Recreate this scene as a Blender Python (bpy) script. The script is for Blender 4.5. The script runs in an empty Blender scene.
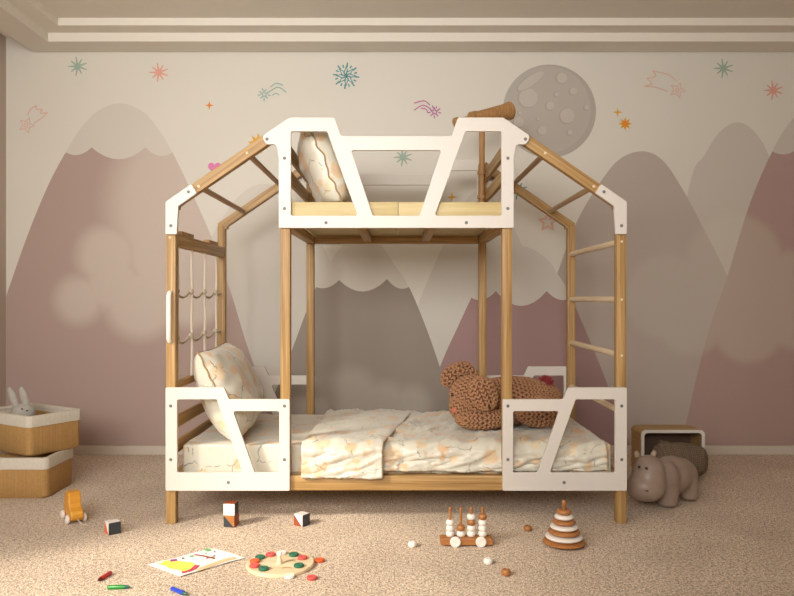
import bpy, bmesh, math, random
from mathutils import Vector, Matrix, noise, Quaternion
random.seed(7)
S = bpy.context.scene
COL = S.collection
F = 719.0; CX = 397.0; CY = 298.0; CAMY = -3.24; CAMZ = 1.018
PI = math.pi

def P(px, py, Y):
    """measured photo position at depth Y -> point in the room"""
    D = Y - CAMY
    return Vector(((px-CX)/F*D, Y, CAMZ+(CY-py)/F*D))
def G(px, py, z=0.0):
    """measured photo position standing on height z -> point in the room"""
    D = (CAMZ-z)*F/(py-CY)
    return Vector(((px-CX)/F*D, CAMY+D, z))
def lin(c):
    out = []
    for v in c[:3]:
        v = v/255.0
        out.append(v/12.92 if v <= .04045 else ((v+.055)/1.055)**2.4)
    return (*out, 1.0)

# ------------------------------------------------------------ objects
def tag(o, label=None, cat=None, group=None, kind=None):
    if label: o['label'] = label
    if cat: o['category'] = cat
    if group: o['group'] = group
    if kind: o['kind'] = kind
    return o
def thing(name, label, cat, loc=(0,0,0), rz=0.0, group=None):
    o = bpy.data.objects.new(name, None); COL.objects.link(o)
    o.empty_display_size = .05
    o.location = loc; o.rotation_euler = (0,0,rz)
    return tag(o, label, cat, group)
def link(name, me, m=None, parent=None, loc=None, rot=None, mw=None):
    """mw: matrix in the room; parents hold only a location then"""
    o = bpy.data.objects.new(name, me); COL.objects.link(o)
    if m is not None and not me.materials: me.materials.append(m)
    if mw is not None:
        if parent is not None:
            off = Vector((0,0,0)); p = parent
            if p.type == 'EMPTY': off = p.location.copy()
            else:
                off = None
            if off is not None: o.matrix_basis = Matrix.Translation(-off) @ mw
            else:
                o.matrix_basis = (WM[p.name].inverted()) @ mw
            o.parent = parent
        else: o.matrix_basis = mw
        WM[o.name] = mw.copy()
    else:
        if parent is not None: o.parent = parent
        if loc is not None: o.location = loc
        if rot is not None: o.rotation_euler = rot
    return o
WM = {}
def dup(root, loc, rz, label=None, group=None):
    r = root.copy(); COL.objects.link(r); r.location = loc; r.rotation_euler = (0,0,rz)
    if label: r['label'] = label
    if group: r['group'] = group
    for ch in list(root.children):
        c = ch.copy(); COL.objects.link(c); c.parent = r
        for g in list(ch.children):
            d = g.copy(); COL.objects.link(d); d.parent = c
    return r
def finish(bm, smooth=True, name='m'):
    me = bpy.data.meshes.new(name)
    bmesh.ops.recalc_face_normals(bm, faces=bm.faces)
    bm.to_mesh(me); bm.free()
    if smooth:
        for p in me.polygons: p.use_smooth = True
        try: me.set_sharp_from_angle(angle=math.radians(40))
        except Exception: pass
    return me
def a_box(bm, c, s, bev=0.0, seg=2, mat=None):
    r = bmesh.ops.create_cube(bm, size=1.0)
    vs = r['verts']
    for v in vs: v.co = Vector((v.co.x*s[0], v.co.y*s[1], v.co.z*s[2]))
    if bev > 0:
        es = list({e for v in vs for e in v.link_edges})
        rr = bmesh.ops.bevel(bm, geom=es, offset=bev, segments=seg, profile=.5, affect='EDGES')
        vs = list({v for f in rr['faces'] for v in f.verts} | {v for v in vs if v.is_valid})
    M = Matrix.Translation(Vector(c))
    if mat is not None: M = M @ mat
    for v in vs: v.co = M @ v.co
def box_me(s, bev=0.003, c=(0,0,0), seg=2):
    bm = bmesh.new(); a_box(bm, c, s, bev, seg); return finish(bm)
def a_tube(bm, pts, r, n=10, cap=True):
    pts = [Vector(p) for p in pts]
    rs = r if isinstance(r, (list, tuple)) else [r]*len(pts)
    rings = []; up = None
    for i, p in enumerate(pts):
        t = (pts[min(i+1, len(pts)-1)] - pts[max(i-1, 0)]).normalized()
        if up is None:
            up = Vector((0,0,1)) if abs(t.z) < .9 else Vector((1,0,0))
        up = (up - t*up.dot(t)).normalized()
        sd = t.cross(up)
        rings.append([bm.verts.new(p + (up*math.cos(2*PI*k/n) + sd*math.sin(2*PI*k/n))*rs[i]) for k in range(n)])
    for a, b in zip(rings, rings[1:]):
        for k in range(n):
            bm.faces.new((a[k], a[(k+1)%n], b[(k+1)%n], b[k]))
    if cap:
        bm.faces.new(rings[0][::-1]); bm.faces.new(rings[-1])
def tube_me(pts, r, n=12):
    bm = bmesh.new(); a_tube(bm, pts, r, n); return finish(bm)
def a_lathe(bm, prof, n=32, M=None):
    M = M or Matrix()
    rings = []
    for (r, z) in prof:
        if r < 1e-6: rings.append([bm.verts.new(M @ Vector((0,0,z)))])
        else: rings.append([bm.verts.new(M @ Vector((r*math.cos(2*PI*k/n), r*math.sin(2*PI*k/n), z))) for k in range(n)])
    for a, b in zip(rings, rings[1:]):
        for k in range(n):
            k2 = (k+1) % n
            if len(a) == 1 and len(b) == 1: continue
            if len(a) == 1: bm.faces.new((a[0], b[k2], b[k]))
            elif len(b) == 1: bm.faces.new((a[k], a[k2], b[0]))
            else: bm.faces.new((a[k], a[k2], b[k2], b[k]))
def lathe_me(prof, n=32, M=None):
    bm = bmesh.new(); a_lathe(bm, prof, n, M); return finish(bm)
def torus_prof(R, hz, ri, n=14):
    """closed oval section from inner radius ri to R with height hz"""
    c = (R+ri)/2; a = (R-ri)/2
    return [(c+a*math.cos(2*PI*k/n), hz/2*math.sin(2*PI*k/n)) for k in range(n+1)]
def a_ell(bm, c, r, M=None, seg=20, rings=14):
    rr = bmesh.ops.create_uvsphere(bm, u_segments=seg, v_segments=rings, radius=1.0)
    T = Matrix.Translation(Vector(c)) @ (M.to_4x4() if M is not None else Matrix()) @ Matrix.Diagonal((*r, 1))
    for v in rr['verts']: v.co = T @ v.co
def ell_me(r, seg=20, rings=14):
    bm = bmesh.new(); a_ell(bm, (0,0,0), r, None, seg, rings); return finish(bm)
def axis_mat(p0, p1, roll=0.0):
    z = (p1-p0).normalized()
    y = Vector((0,1,0))
    if abs(z.y) > .95: y = Vector((0,0,1))
    x = y.cross(z).normalized(); y = z.cross(x).normalized()
    M = Matrix((x, y, z)).transposed().to_4x4()
    M.translation = (p0+p1)/2
    return M @ Matrix.Rotation(roll, 4, 'Z')
def bar(name, p0, p1, wx, wy, m, parent, bev=.004):
    """straight timber from p0 to p1, local Z is its length"""
    p0 = Vector(p0); p1 = Vector(p1)
    return link(name, box_me((wx, wy, (p1-p0).length), bev), m, parent, mw=axis_mat(p0, p1))
def rod(name, p0, p1, r, m, parent, n=16):
    p0 = Vector(p0); p1 = Vector(p1); L = (p1-p0).length
    e = min(r*.35, .004)
    me = lathe_me([(0,-L/2),(r-e,-L/2),(r,-L/2+e),(r,L/2-e),(r-e,L/2),(0,L/2)], n)
    return link(name, me, m, parent, mw=axis_mat(p0, p1))
def ev_mesh(o, smooth=True):
    dg = bpy.context.evaluated_depsgraph_get(); dg.update()
    me = bpy.data.meshes.new_from_object(o.evaluated_get(dg))
    d = o.data; bpy.data.objects.remove(o)
    if smooth:
        for p in me.polygons: p.use_smooth = True
    return me
def round_poly(pts, r):
    """pts: (x,y) or (x,y,radius)"""
    out = []; n = len(pts)
    for i, p in enumerate(pts):
        rad = p[2] if len(p) > 2 else r
        v = Vector(p[:2]); a = Vector(pts[i-1][:2])-v; b = Vector(pts[(i+1)%n][:2])-v
        la, lb = a.length, b.length; a.normalize(); b.normalize()
        ang = a.angle(b)
        if rad <= 0 or abs(ang-PI) < .02: out.append(v); continue
        d = min(rad/math.tan(ang/2), la*.49, lb*.49); rr = d*math.tan(ang/2)
        c = v + (a+b).normalized()*(rr/math.sin(ang/2))
        p0 = v+a*d; p1 = v+b*d
        a0 = math.atan2((p0-c).y, (p0-c).x); a1 = math.atan2((p1-c).y, (p1-c).x)
        da = (a1-a0+PI) % (2*PI) - PI
        for k in range(7):
            t = a0+da*k/6; out.append(c+Vector((math.cos(t), math.sin(t)))*rr)
    return out
def plate_me(loops, thick, bev=.0015):
    """flat board with holes, local XY outline, thickness centred on Z"""
    cu = bpy.data.curves.new('c', 'CURVE'); cu.dimensions = '2D'; cu.fill_mode = 'BOTH'
    cu.extrude = thick/2-bev; cu.bevel_depth = bev; cu.bevel_resolution = 1; cu.offset = -bev
    for lp in loops:
        sp = cu.splines.new('POLY'); sp.points.add(len(lp)-1)
        for q, p in zip(sp.points, lp): q.co = (p[0], p[1], 0, 1)
        sp.use_cyclic_u = True
    o = bpy.data.objects.new('c', cu); COL.objects.link(o)
    me = ev_mesh(o, False)
    for p in me.polygons: p.use_smooth = False
    me.materials.clear()
    return me
def organic(parts, voxel=.006, smooth=6):
    """one continuous closed body grown from overlapping ellipsoids"""
    bm = bmesh.new()
    for c, r, M in parts: a_ell(bm, c, r, M, 24, 16)
    me = bpy.data.meshes.new('o'); bm.to_mesh(me); bm.free()
    o = bpy.data.objects.new('o', me); COL.objects.link(o)
    md = o.modifiers.new('r', 'REMESH'); md.mode = 'VOXEL'; md.voxel_size = voxel; md.use_smooth_shade = True
    sm = o.modifiers.new('s', 'SMOOTH'); sm.iterations = smooth; sm.factor = .6
    return ev_mesh(o)

# ------------------------------------------------------------ materials
class NT:
    def __init__(s, name):
        s.m = bpy.data.materials.new(name); s.m.use_nodes = True
        s.t = s.m.node_tree; s.b = s.t.nodes['Principled BSDF']
    def n(s, typ, **kw):
        nd = s.t.nodes.new(typ)
        for k, v in kw.items():
            if k in nd.inputs.keys() if isinstance(k, str) else False: nd.inputs[k].default_value = v
            else: setattr(nd, k, v)
        return nd
    def l(s, a, b): s.t.links.new(a, b)
    def coord(s, kind='Object', scale=(1,1,1), rnd=True):
        tc = s.n('ShaderNodeTexCoord'); mp = s.n('ShaderNodeMapping')
        mp.inputs['Scale'].default_value = scale
        s.l(tc.outputs[kind], mp.inputs['Vector'])
        if rnd:
            oi = s.n('ShaderNodeObjectInfo'); ml = s.n('ShaderNodeMath', operation='MULTIPLY')
            s.l(oi.outputs['Random'], ml.inputs[0]); ml.inputs[1].default_value = 37.0
            cb = s.n('ShaderNodeCombineXYZ')
            for k in range(3): s.l(ml.outputs[0], cb.inputs[k])
            s.l(cb.outputs[0], mp.inputs['Location'])
        return mp.outputs['Vector']
    def noise(s, vec, scale, detail=3, rough=.5, dist=0):
        nd = s.n('ShaderNodeTexNoise'); s.l(vec, nd.inputs['Vector'])
        nd.inputs['Scale'].default_value = scale; nd.inputs['Detail'].default_value = detail
        nd.inputs['Roughness'].default_value = rough; nd.inputs['Distortion'].default_value = dist
        return nd.outputs['Fac']
    def ramp(s, fac, stops, interp='LINEAR'):
        nd = s.n('ShaderNodeValToRGB'); s.l(fac, nd.inputs['Fac']); cr = nd.color_ramp; cr.interpolation = interp
        while len(cr.elements) < len(stops): cr.elements.new(.5)
        for e, (p, c) in zip(cr.elements, stops):
            e.position = p; e.color = c if len(c) == 4 and max(c) <= 1.0 else lin(c)
        return nd.outputs['Color']
    def mix(s, fac, a, b, mode='MIX'):
        nd = s.n('ShaderNodeMix'); nd.data_type = 'RGBA'; nd.blend_type = mode
        for v, i in ((fac, nd.inputs[0]), (a, nd.inputs[6]), (b, nd.inputs[7])):
            if hasattr(v, 'links') or hasattr(v, 'is_linked'): s.l(v, i)
            else: i.default_value = v
        return nd.outputs[2]
    def math(s, op, a, b=None, clamp=False):
        nd = s.n('ShaderNodeMath', operation=op); nd.use_clamp = clamp
        for v, i in ((a, 0), (b, 1)):
            if v is None: continue
            if hasattr(v, 'is_linked'): s.l(v, nd.inputs[i])
            else: nd.inputs[i].default_value = v
        return nd.outputs[0]
    def bump(s, h, strength=.3, dist=.01):
        nd = s.n('ShaderNodeBump'); s.l(h, nd.inputs['Height'])
        nd.inputs['Strength'].default_value = strength; nd.inputs['Distance'].default_value = dist
        s.l(nd.outputs['Normal'], s.b.inputs['Normal'])
    def base(s, c):
        if hasattr(c, 'is_linked'): s.l(c, s.b.inputs['Base Color'])
        else: s.b.inputs['Base Color'].default_value = c
    def rough(s, v): s.b.inputs['Roughness'].default_value = v; return s

def plain(name, c, rough=.6, bump=0, bscale=200, metal=0, var=.04):
    k = NT(name); k.rough(rough); k.b.inputs['Metallic'].default_value = metal
    v = k.coord()
    f = k.noise(v, bscale*.2, 3)
    cl = lin(c)
    k.base(k.mix(f, tuple(x*(1-var*2) for x in cl[:3])+(1,), tuple(min(1, x*(1+var*2)) for x in cl[:3])+(1,)))
    if bump: k.bump(k.noise(v, bscale, 3), bump, .002)
    return k.m
def wood(name, dark, mid, light, gs=60.0, rough=.5, axis=2, long=1.6):
    k = NT(name); k.rough(rough)
    sc = [gs, gs, gs]; sc[axis] = long
    v = k.coord('Object', tuple(sc))
    f1 = k.noise(v, 1.0, 5, .6, .6)
    v2 = k.coord('Object', tuple(q*3 for q in sc))
    f2 = k.noise(v2, 1.0, 2)
    f = k.math('ADD', k.math('MULTIPLY', f1, .75), k.math('MULTIPLY', f2, .25))
    k.base(k.ramp(f, [(.3, dark), (.5, mid), (.7, light)]))
    k.bump(f, .12, .002)
    return k.m
OAK = wood('oak_wood', (126,92,50), (170,134,82), (202,168,116), gs=85)
OAKX = wood('oak_wood_flat', (126,92,50), (170,134,82), (202,168,116), gs=85, axis=0)
PINE = wood('pale_pine_wood', (186,164,114), (202,183,132), (214,198,150), gs=30, axis=0)
BIRCH = wood('birch_dowel_wood', (212,188,152), (226,206,174), (238,222,196), gs=50)
BEECH = wood('beech_wood', (160,128,92), (182,150,114), (200,170,134), gs=60)
TEAK = wood('walnut_wood', (140,100,58), (168,126,78), (190,148,98), gs=70)
TOYB = wood('caramel_toy_wood', (140,88,44), (168,110,60), (186,130,76), gs=60, rough=.4, axis=0)
TOYY = wood('amber_toy_wood', (198,130,34), (220,154,52), (234,176,72), gs=70, rough=.4)
BOARD = wood('light_board_wood', (212,188,148), (226,204,168), (236,218,188), gs=40, axis=0)
WHITE = plain('white_lacquer', (216,211,204), .4, var=.01)
WHITEW = plain('white_toy_paint', (236,230,222), .4, var=.02)
TRIM = plain('white_trim_paint', (208,198,186), .55, var=.01)
CEIL = plain('ceiling_paint', (228,223,213), .8, .03, 300, var=.01)
SCREW = plain('steel_screw', (120,120,118), .6, metal=.3)
ROPE = plain('cream_rope', (222,214,198), .8, .6, 500)
SAND_ROPE = plain('beige_rope', (196,184,162), .85, .6, 500)
BLACK = plain('black_bead', (16,14,14), .25)
SHAFTW = plain('white_shaft', (238,234,228), .5)
def colour(nm, c, r=.45): return plain(nm, c, r, var=.03)
C_ORANGE = colour('orange_paint', (224,92,40)); C_RED = colour('coral_red_paint', (206,84,80))
C_GREEN = colour('bottle_green_paint', (28,104,78)); C_NAVY = colour('charcoal_paint', (54,60,66))
C_RUST = colour('rust_paint', (150,74,46))
C_PRED = colour('red_pen_plastic', (204,30,24), .3); C_PGREEN = colour('green_pen_plastic', (26,128,44), .3); C_PBLUE = colour('blue_pen_plastic', (40,70,190), .3)
C_TEALCAP = colour('dark_teal_cap', (40,90,84), .3)

def carpet_mat():
    k = NT('beige_carpet'); k.rough(1.0)
    v = k.coord('Object', (1,1,1), False)
    f = k.noise(v, 165, 4, .8); g = k.noise(v, 60, 2, .65); h = k.noise(v, 3.0, 3)
    c = k.ramp(f, [(.41, (116,78,50)), (.46, (206,171,134)), (.515, (246,221,188)), (.57, (255,250,238))])
    d = k.ramp(g, [(.38, (200,194,186)), (.52, (255,255,255))])
    c = k.mix(.85, c, d, 'MULTIPLY')
    e = k.ramp(h, [(.3, (232,228,224)), (.7, (255,255,255))])
    k.base(k.mix(1.0, c, e, 'MULTIPLY'))
    k.bump(k.math('ADD', f, k.math('MULTIPLY', g, 1.2)), .55, .010)
    k.b.inputs['Sheen Weight'].default_value = .25
    k.b.inputs['Sheen Roughness'].default_value = .6
    k.b.inputs['Specular IOR Level'].default_value = .1
    return k.m
CARPET = carpet_mat()

def floral(name, base=(214,210,195), sc=1.0, rough=.55, sheen=.3):
    k = NT(name); k.rough(rough)
    v = k.coord('Object', (sc,sc,sc), False)
    nz = k.n('ShaderNodeTexNoise'); k.l(v, nz.inputs['Vector']); nz.inputs['Scale'].default_value = 22; nz.inputs['Detail'].default_value = 2
    av = k.n('ShaderNodeVectorMath', operation='MULTIPLY_ADD')
    k.l(nz.outputs['Color'], av.inputs[0]); av.inputs[1].default_value = (.035,)*3; k.l(v, av.inputs[2])
    vo = k.n('ShaderNodeTexVoronoi'); k.l(av.outputs[0], vo.inputs['Vector']); vo.inputs['Scale'].default_value = 13
    sel = k.n('ShaderNodeSeparateColor'); k.l(vo.outputs['Color'], sel.inputs[0])
    th = k.math('MULTIPLY_ADD' if False else 'MULTIPLY', sel.outputs[0], .70)
    blob = k.math('MULTIPLY', k.math('SUBTRACT', th, vo.outputs['Distance']), 9, True)
    # leaves in a second, finer layer
    vo2 = k.n('ShaderNodeTexVoronoi'); k.l(av.outputs[0], vo2.inputs['Vector']); vo2.inputs['Scale'].default_value = 23
    s2 = k.n('ShaderNodeSeparateColor'); k.l(vo2.outputs['Color'], s2.inputs[0])
    blob2 = k.math('MULTIPLY', k.math('SUBTRACT', k.math('MULTIPLY', s2.outputs[1], .30), vo2.outputs['Distance']), 20, True)
    # twigs: thin dark cell borders that break up
    vo3 = k.n('ShaderNodeTexVoronoi'); vo3.feature = 'DISTANCE_TO_EDGE'; k.l(av.outputs[0], vo3.inputs['Vector']); vo3.inputs['Scale'].default_value = 6.5
    br = k.noise(v, 14, 2)
    tw = k.math('MULTIPLY', k.math('LESS_THAN', vo3.outputs['Distance'], .012), k.math('GREATER_THAN', br, .49))
    pk = k.ramp(sel.outputs[1], [(0, (224,170,112)), (.5, (222,182,130)), (1, (226,196,152))])
    c = k.mix(k.math('MULTIPLY', blob, .62), lin(base), pk)
    c = k.mix(k.math('MULTIPLY', blob2, .55), c, lin((212,182,146)))
    c = k.mix(k.math('MULTIPLY', tw, .6), c, lin((104,104,104)))
    k.base(c)
    k.bump(k.noise(k.coord('Object', (1,1,1), False), 420, 2), .08, .001)
    k.b.inputs['Sheen Weight'].default_value = sheen
    return k.m
FLORAL = floral('floral_cotton'); SATIN = floral('floral_satin', (214,210,195), 1.0, .32)
PIPING = plain('tan_piping', (168,140,98), .7)

def weave(name, c1, c2, sc, strength=.6, horiz=True):
    k = NT(name); k.rough(.8)
    v = k.coord('Object', (1,1,1), False)
    w1 = k.n('ShaderNodeTexWave'); w1.bands_direction = 'Z'; w1.inputs['Scale'].default_value = sc; w1.inputs['Distortion'].default_value = 1.2; w1.inputs['Detail'].default_value = 2
    w1.inputs['Detail Scale'].default_value = 4
    w2 = k.n('ShaderNodeTexWave'); w2.bands_direction = 'X'; w2.inputs['Scale'].default_value = sc*.75; w2.inputs['Distortion'].default_value = 6; w2.inputs['Detail'].default_value = 3; w2.inputs['Detail Scale'].default_value = 9
    k.l(v, w1.inputs['Vector'])
    sp_ = k.n('ShaderNodeSeparateXYZ'); k.l(v, sp_.inputs[0]); cb_ = k.n('ShaderNodeCombineXYZ')
    k.l(k.math('ADD', sp_.outputs[0], sp_.outputs[1]), cb_.inputs[0]); k.l(cb_.outputs[0], w2.inputs['Vector'])
    h = k.math('MULTIPLY', w1.outputs['Fac'], w2.outputs['Fac'])
    n = k.noise(v, 60, 3)
    k.base(k.mix(k.math('ADD', k.math('MULTIPLY', h, .7), k.math('MULTIPLY', n, .35), True), lin(c1), lin(c2)))
    k.bump(h, strength, .004)
    return k.m
JUTE = weave('jute_weave', (168,126,70), (224,184,122), 60)
LINEN = weave('linen_rim', (196,188,172), (238,233,222), 90, .35)
KNITC = weave('taupe_knit', (84,68,54), (168,146,120), 34, 1.0)
YARN = plain('caramel_yarn', (168,124,90), .85, .7, 260, var=.12)
YARND = plain('dark_yarn_base', (106,70,50), .9)
PINKY = plain('coral_yarn', (206,110,92), .85, .5, 300)
CRIM = plain('crimson_yarn', (150,54,60), .9, .6, 300)
GREYK = plain('grey_knit', (172,168,160), .9, .7, 420, var=.1)
HIPPO = plain('mauve_leather', (156,137,124), .42, .12, 180, var=.05)
HIPPOL = plain('pale_leather', (178,156,140), .5, .12, 180, var=.05)
PAPER = plain('white_paper', (244,242,238), .7, var=.005)

# --------------------------------------------- mural clouds (part of the wall print)
WY = 1.44
def W(px, py): 
    p = P(px, py, WY); return (p.x, p.z)
CLOUDS = [(106,256,31,.11),(78,300,25,.10),(140,304,36,.11),(165,255,40,.12),(112,284,30,.12),(190,290,38,.08),(200,205,92,.26),
          (350,398,31,.12),(322,404,24,.11),(384,408,27,.11),(412,405,20,.10),(368,418,38,.12),(340,420,36,.12),
          (668,297,44,.07),(735,262,49,.07),(749,327,37,.06),(692,320,36,.07),(796,300,50,.07),(715,300,40,.07)]
def cloud_group():
    g = bpy.data.node_groups.new('mural_clouds', 'ShaderNodeTree')
    g.interface.new_socket('Mask', in_out='OUTPUT', socket_type='NodeSocketFloat')
    out = g.nodes.new('NodeGroupOutput')
    tc = g.nodes.new('ShaderNodeTexCoord')
    sx = g.nodes.new('ShaderNodeVectorMath'); sx.operation = 'MULTIPLY'; sx.inputs[1].default_value = (1,0,1)
    g.links.new(tc.outputs['Object'], sx.inputs[0])
    prev = None
    for (x, y, r, sf) in CLOUDS:
        cx, cz = W(x, y); rr = r/F*(WY-CAMY)
        d = g.nodes.new('ShaderNodeVectorMath'); d.operation = 'DISTANCE'; d.inputs[1].default_value = (cx, 0, cz)
        g.links.new(sx.outputs[0], d.inputs[0])
        mr = g.nodes.new('ShaderNodeMapRange'); mr.interpolation_type = 'SMOOTHSTEP'
        mr.inputs['From Min'].default_value = rr+sf*.5; mr.inputs['From Max'].default_value = rr-sf*.5-.02
        g.links.new(d.outputs['Value'], mr.inputs['Value'])
        if prev is None: prev = mr.outputs['Result']
        else:
            mx = g.nodes.new('ShaderNodeMath'); mx.operation = 'MAXIMUM'
            g.links.new(prev, mx.inputs[0]); g.links.new(mr.outputs['Result'], mx.inputs[1]); prev = mx.outputs[0]
    g.links.new(prev, out.inputs[0])
    return g
CG = cloud_group()
def mural(name, c, cloud=.0, cc=(216,208,196)):
    k = NT(name); k.rough(.75)
    cl = lin(c)
    v = k.coord('Object', (1,1,1), False)
    f = k.noise(v, 1.3, 2)
    base = k.mix(f, tuple(x*.97 for x in cl[:3])+(1,), tuple(min(1, x*1.03) for x in cl[:3])+(1,))
    if cloud:
        gn = k.n('ShaderNodeGroup'); gn.node_tree = CG
        base = k.mix(k.math('MULTIPLY', gn.outputs[0], cloud), base, lin(cc))
    k.base(base)
    k.bump(k.noise(v, 260, 2), .04, .001)
    return k.m
MB = [mural('wallpaper_cream', (219,216,207)),                 #0
      mural('wallpaper_mist', (207,203,195), .25),             #1 pale far peaks
      mural('wallpaper_snow', (208,203,194), .2),              #2 snow caps
      mural('wallpaper_rose', (177,155,147), .55),             #3 left pink
      mural('wallpaper_slate', (150,140,130), .28),            #4 grey middle
      mural('wallpaper_plum', (163,133,131), .28),             #5 mauve
      mural('wallpaper_taupe', (184,173,165), .5, (200,192,181)), #6 right taupe
      mural('wallpaper_moon', (184,178,170)),                  #7
      mural('wallpaper_crater', (196,189,180)),                #8
      mural('print_sage', (158,178,164)),                      #9
      mural('print_coral', (222,164,148)),                     #10
      mural('print_teal', (92,152,158)),                       #11
      mural('print_ochre', (222,170,56)),                      #12
      mural('print_orange', (226,138,44)),                     #13
      mural('print_magenta', (184,96,160)),                    #14
      mural('print_pink', (222,130,180)),                      #15
      mural('print_blush', (222,180,164)),                     #16
      mural('wallpaper_moon_edge', (177,170,163)),             #17
      mural('wallpaper_haze', (203,196,187), .3),              #18 far right pale
      mural('print_aqua', (140,178,172)),                      #19
      mural('wallpaper_plum_right', (176,150,143), .62, (194,182,168)), #20
      mural('wallpaper_crater_rim', (174,167,160)),            #21
      ]

def struct(name, me, m=None, **k):
    o = link(name, me, m, **k); o['kind'] = 'structure'; return o

# ------------------------------------------------------------ ROOM
XL, XR, YF = -2.55, 3.05, -4.3
ZC = 2.72
struct('floor', box_me((XR-XL+.4, WY-YF+.4, .1), 0, ((XL+XR)/2, (WY+YF)/2, -.05)), CARPET)
# ceiling with recessed curtain slot on the left
bm = bmesh.new()
a_box(bm, ((XL+XR)/2, (WY+YF)/2, ZC+.05), (XR-XL+.4, WY-YF+.4, .1))
struct('ceiling', finish(bm, False), CEIL)
def cornice(name, y0, y1, z0, z1, side=None):
    pass
# stepped cornice: soffit band .19 deep at z 2.62, second step .31 deep at z 2.675
bm = bmesh.new()
a_box(bm, ((-2.18+XR)/2, WY-.095, (2.62+ZC)/2), (XR+2.18, .19, ZC-2.62))
a_box(bm, ((-2.06+XR)/2, WY-.25, (2.675+ZC)/2), (XR+2.06, .12, ZC-2.675))
struct('trim_1', finish(bm), CEIL)
bm = bmesh.new()
a_box(bm, (-2.37+.095, (WY+YF)/2, (2.62+ZC)/2), (.19, WY-YF, ZC-2.62))
a_box(bm, (-2.37+.25, (WY-.19+YF)/2, (2.675+ZC)/2), (.12, WY-.19-YF, ZC-2.675))
struct('trim_2', finish(bm), CEIL)
WALLP = mural('side_wall_paint', (192,178,166))
# left wall with a window opening near the front of the room
WIN = dict(y0=-3.75, y1=-1.36, z0=.75, z1=2.6)
bm = bmesh.new()
def wl(y0, y1, z0, z1): a_box(bm, (XL-.1, (y0+y1)/2, (z0+z1)/2), (.2, y1-y0, z1-z0))
wl(YF-.2, WIN['y0'], 0, ZC); wl(WIN['y1'], WY+.2, 0, ZC)
wl(WIN['y0'], WIN['y1'], 0, WIN['z0']); wl(WIN['y0'], WIN['y1'], WIN['z1'], ZC)
struct('wall_left', finish(bm, False), WALLP)
bm = bmesh.new()
a_box(bm, (XR+.1, (WY+YF)/2, ZC/2), (.2, WY-YF+.4, ZC))
struct('wall_right', finish(bm, False), WALLP)
# front wall (behind the camera) with a wide window
FW = dict(x0=-2.1, x1=.4, z0=1.35, z1=2.62)
bm = bmesh.new()
def wf(x0, x1, z0, z1): a_box(bm, ((x0+x1)/2, YF-.1, (z0+z1)/2), (x1-x0, .2, z1-z0))
wf(XL, FW['x0'], 0, ZC); wf(FW['x1'], XR, 0, ZC); wf(FW['x0'], FW['x1'], 0, FW['z0']); wf(FW['x0'], FW['x1'], FW['z1'], ZC)
struct('wall_front', finish(bm, False), WALLP)
def window_frame(name, c, w, h, along, nx):
    bm = bmesh.new(); t = .05
    def bx(u, v, su, sv):
        p = (c[0]+(u if along == 'x' else 0), c[1]+(u if along == 'y' else 0), c[2]+v)
        a_box(bm, p, (su if along == 'x' else .06, su if along == 'y' else .06, sv), .004, 1)
    for s in (-1, 1):
        bx(s*(w/2-t/2), 0, t, h); bx(0, s*(h/2-t/2), w-2*t, t)
    for k in range(1, nx): bx(-w/2+w*k/nx, 0, t*.8, h-2*t)
    o = struct(name, finish(bm), TRIM); return o
window_frame('window_1', (XL-.12, (WIN['y0']+WIN['y1'])/2, (WIN['z0']+WIN['z1'])/2), WIN['y1']-WIN['y0'], WIN['z1']-WIN['z0'], 'y', 2)
window_frame('window_2', ((FW['x0']+FW['x1'])/2, YF-.12, (FW['z0']+FW['z1'])/2), FW['x1']-FW['x0'], FW['z1']-FW['z0'], 'x', 3)
# baseboards
bm = bmesh.new(); a_box(bm, ((XL+XR)/2, WY-.009, .030), (XR-XL, .018, .060), .003, 1); struct('baseboard_back', finish(bm), TRIM)
bm = bmesh.new(); a_box(bm, (XL+.009, (WY+YF)/2, .030), (.018, WY-YF-.05, .060), .003, 1); struct('baseboard_left', finish(bm), TRIM)
bm = bmesh.new(); a_box(bm, (XR-.009, (WY+YF)/2, .030), (.018, WY-YF-.05, .060), .003, 1); struct('baseboard_right', finish(bm), TRIM)

# ---- back wall with the printed mural: every printed shape is a skin-thin face of the wall itself
bm = bmesh.new()
a_box(bm, ((XL+XR)/2, WY+.105, ZC/2), (XR-XL+.4, .19, ZC))
for f in bm.faces: f.material_index = 0
# (the wall's own front face sits 10 mm back; the paper skins lie on it)
LV = [0]
BOX = (XL+.001, XR-.001, .0, 2.7)
def clip(poly):
    """clip a polygon in wall coordinates to the wall's rectangle"""
    def cl(pts, ax, lim, keep_less):
        out = []
        for i in range(len(pts)):
            a, b = pts[i-1], pts[i]
            ia = (a[ax] <= lim) == keep_less or a[ax] == lim; ib = (b[ax] <= lim) == keep_less or b[ax] == lim
            if ia != ib:
                t = (lim-a[ax])/(b[ax]-a[ax]); q = [a[0]+t*(b[0]-a[0]), a[1]+t*(b[1]-a[1])]; q[ax] = lim; out.append(tuple(q))
            if ib: out.append(b)
        return out
    for ax, lim, kl in ((0, BOX[0], False), (0, BOX[1], True), (1, BOX[2], False), (1, BOX[3], True)):
        if poly: poly = cl(poly, ax, lim, kl)
    return poly
from mathutils.geometry import tessellate_polygon
def skin(pts_px, mi, lift=True, raw=False):
    if lift: LV[0] += 1
    y = WY + .0095 - LV[0]*.00004
    pts = [p if raw else W(*p) for p in pts_px]
    pts = clip(pts)
    if len(pts) < 3: return
    vs = [bm.verts.new((p[0], y, p[1])) for p in pts]
    for tri in tessellate_polygon([[Vector((p[0], p[1], 0)) for p in pts]]):
        try:
            f = bm.faces.new([vs[i] for i in tri]); f.material_index = mi
        except ValueError: pass
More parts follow.
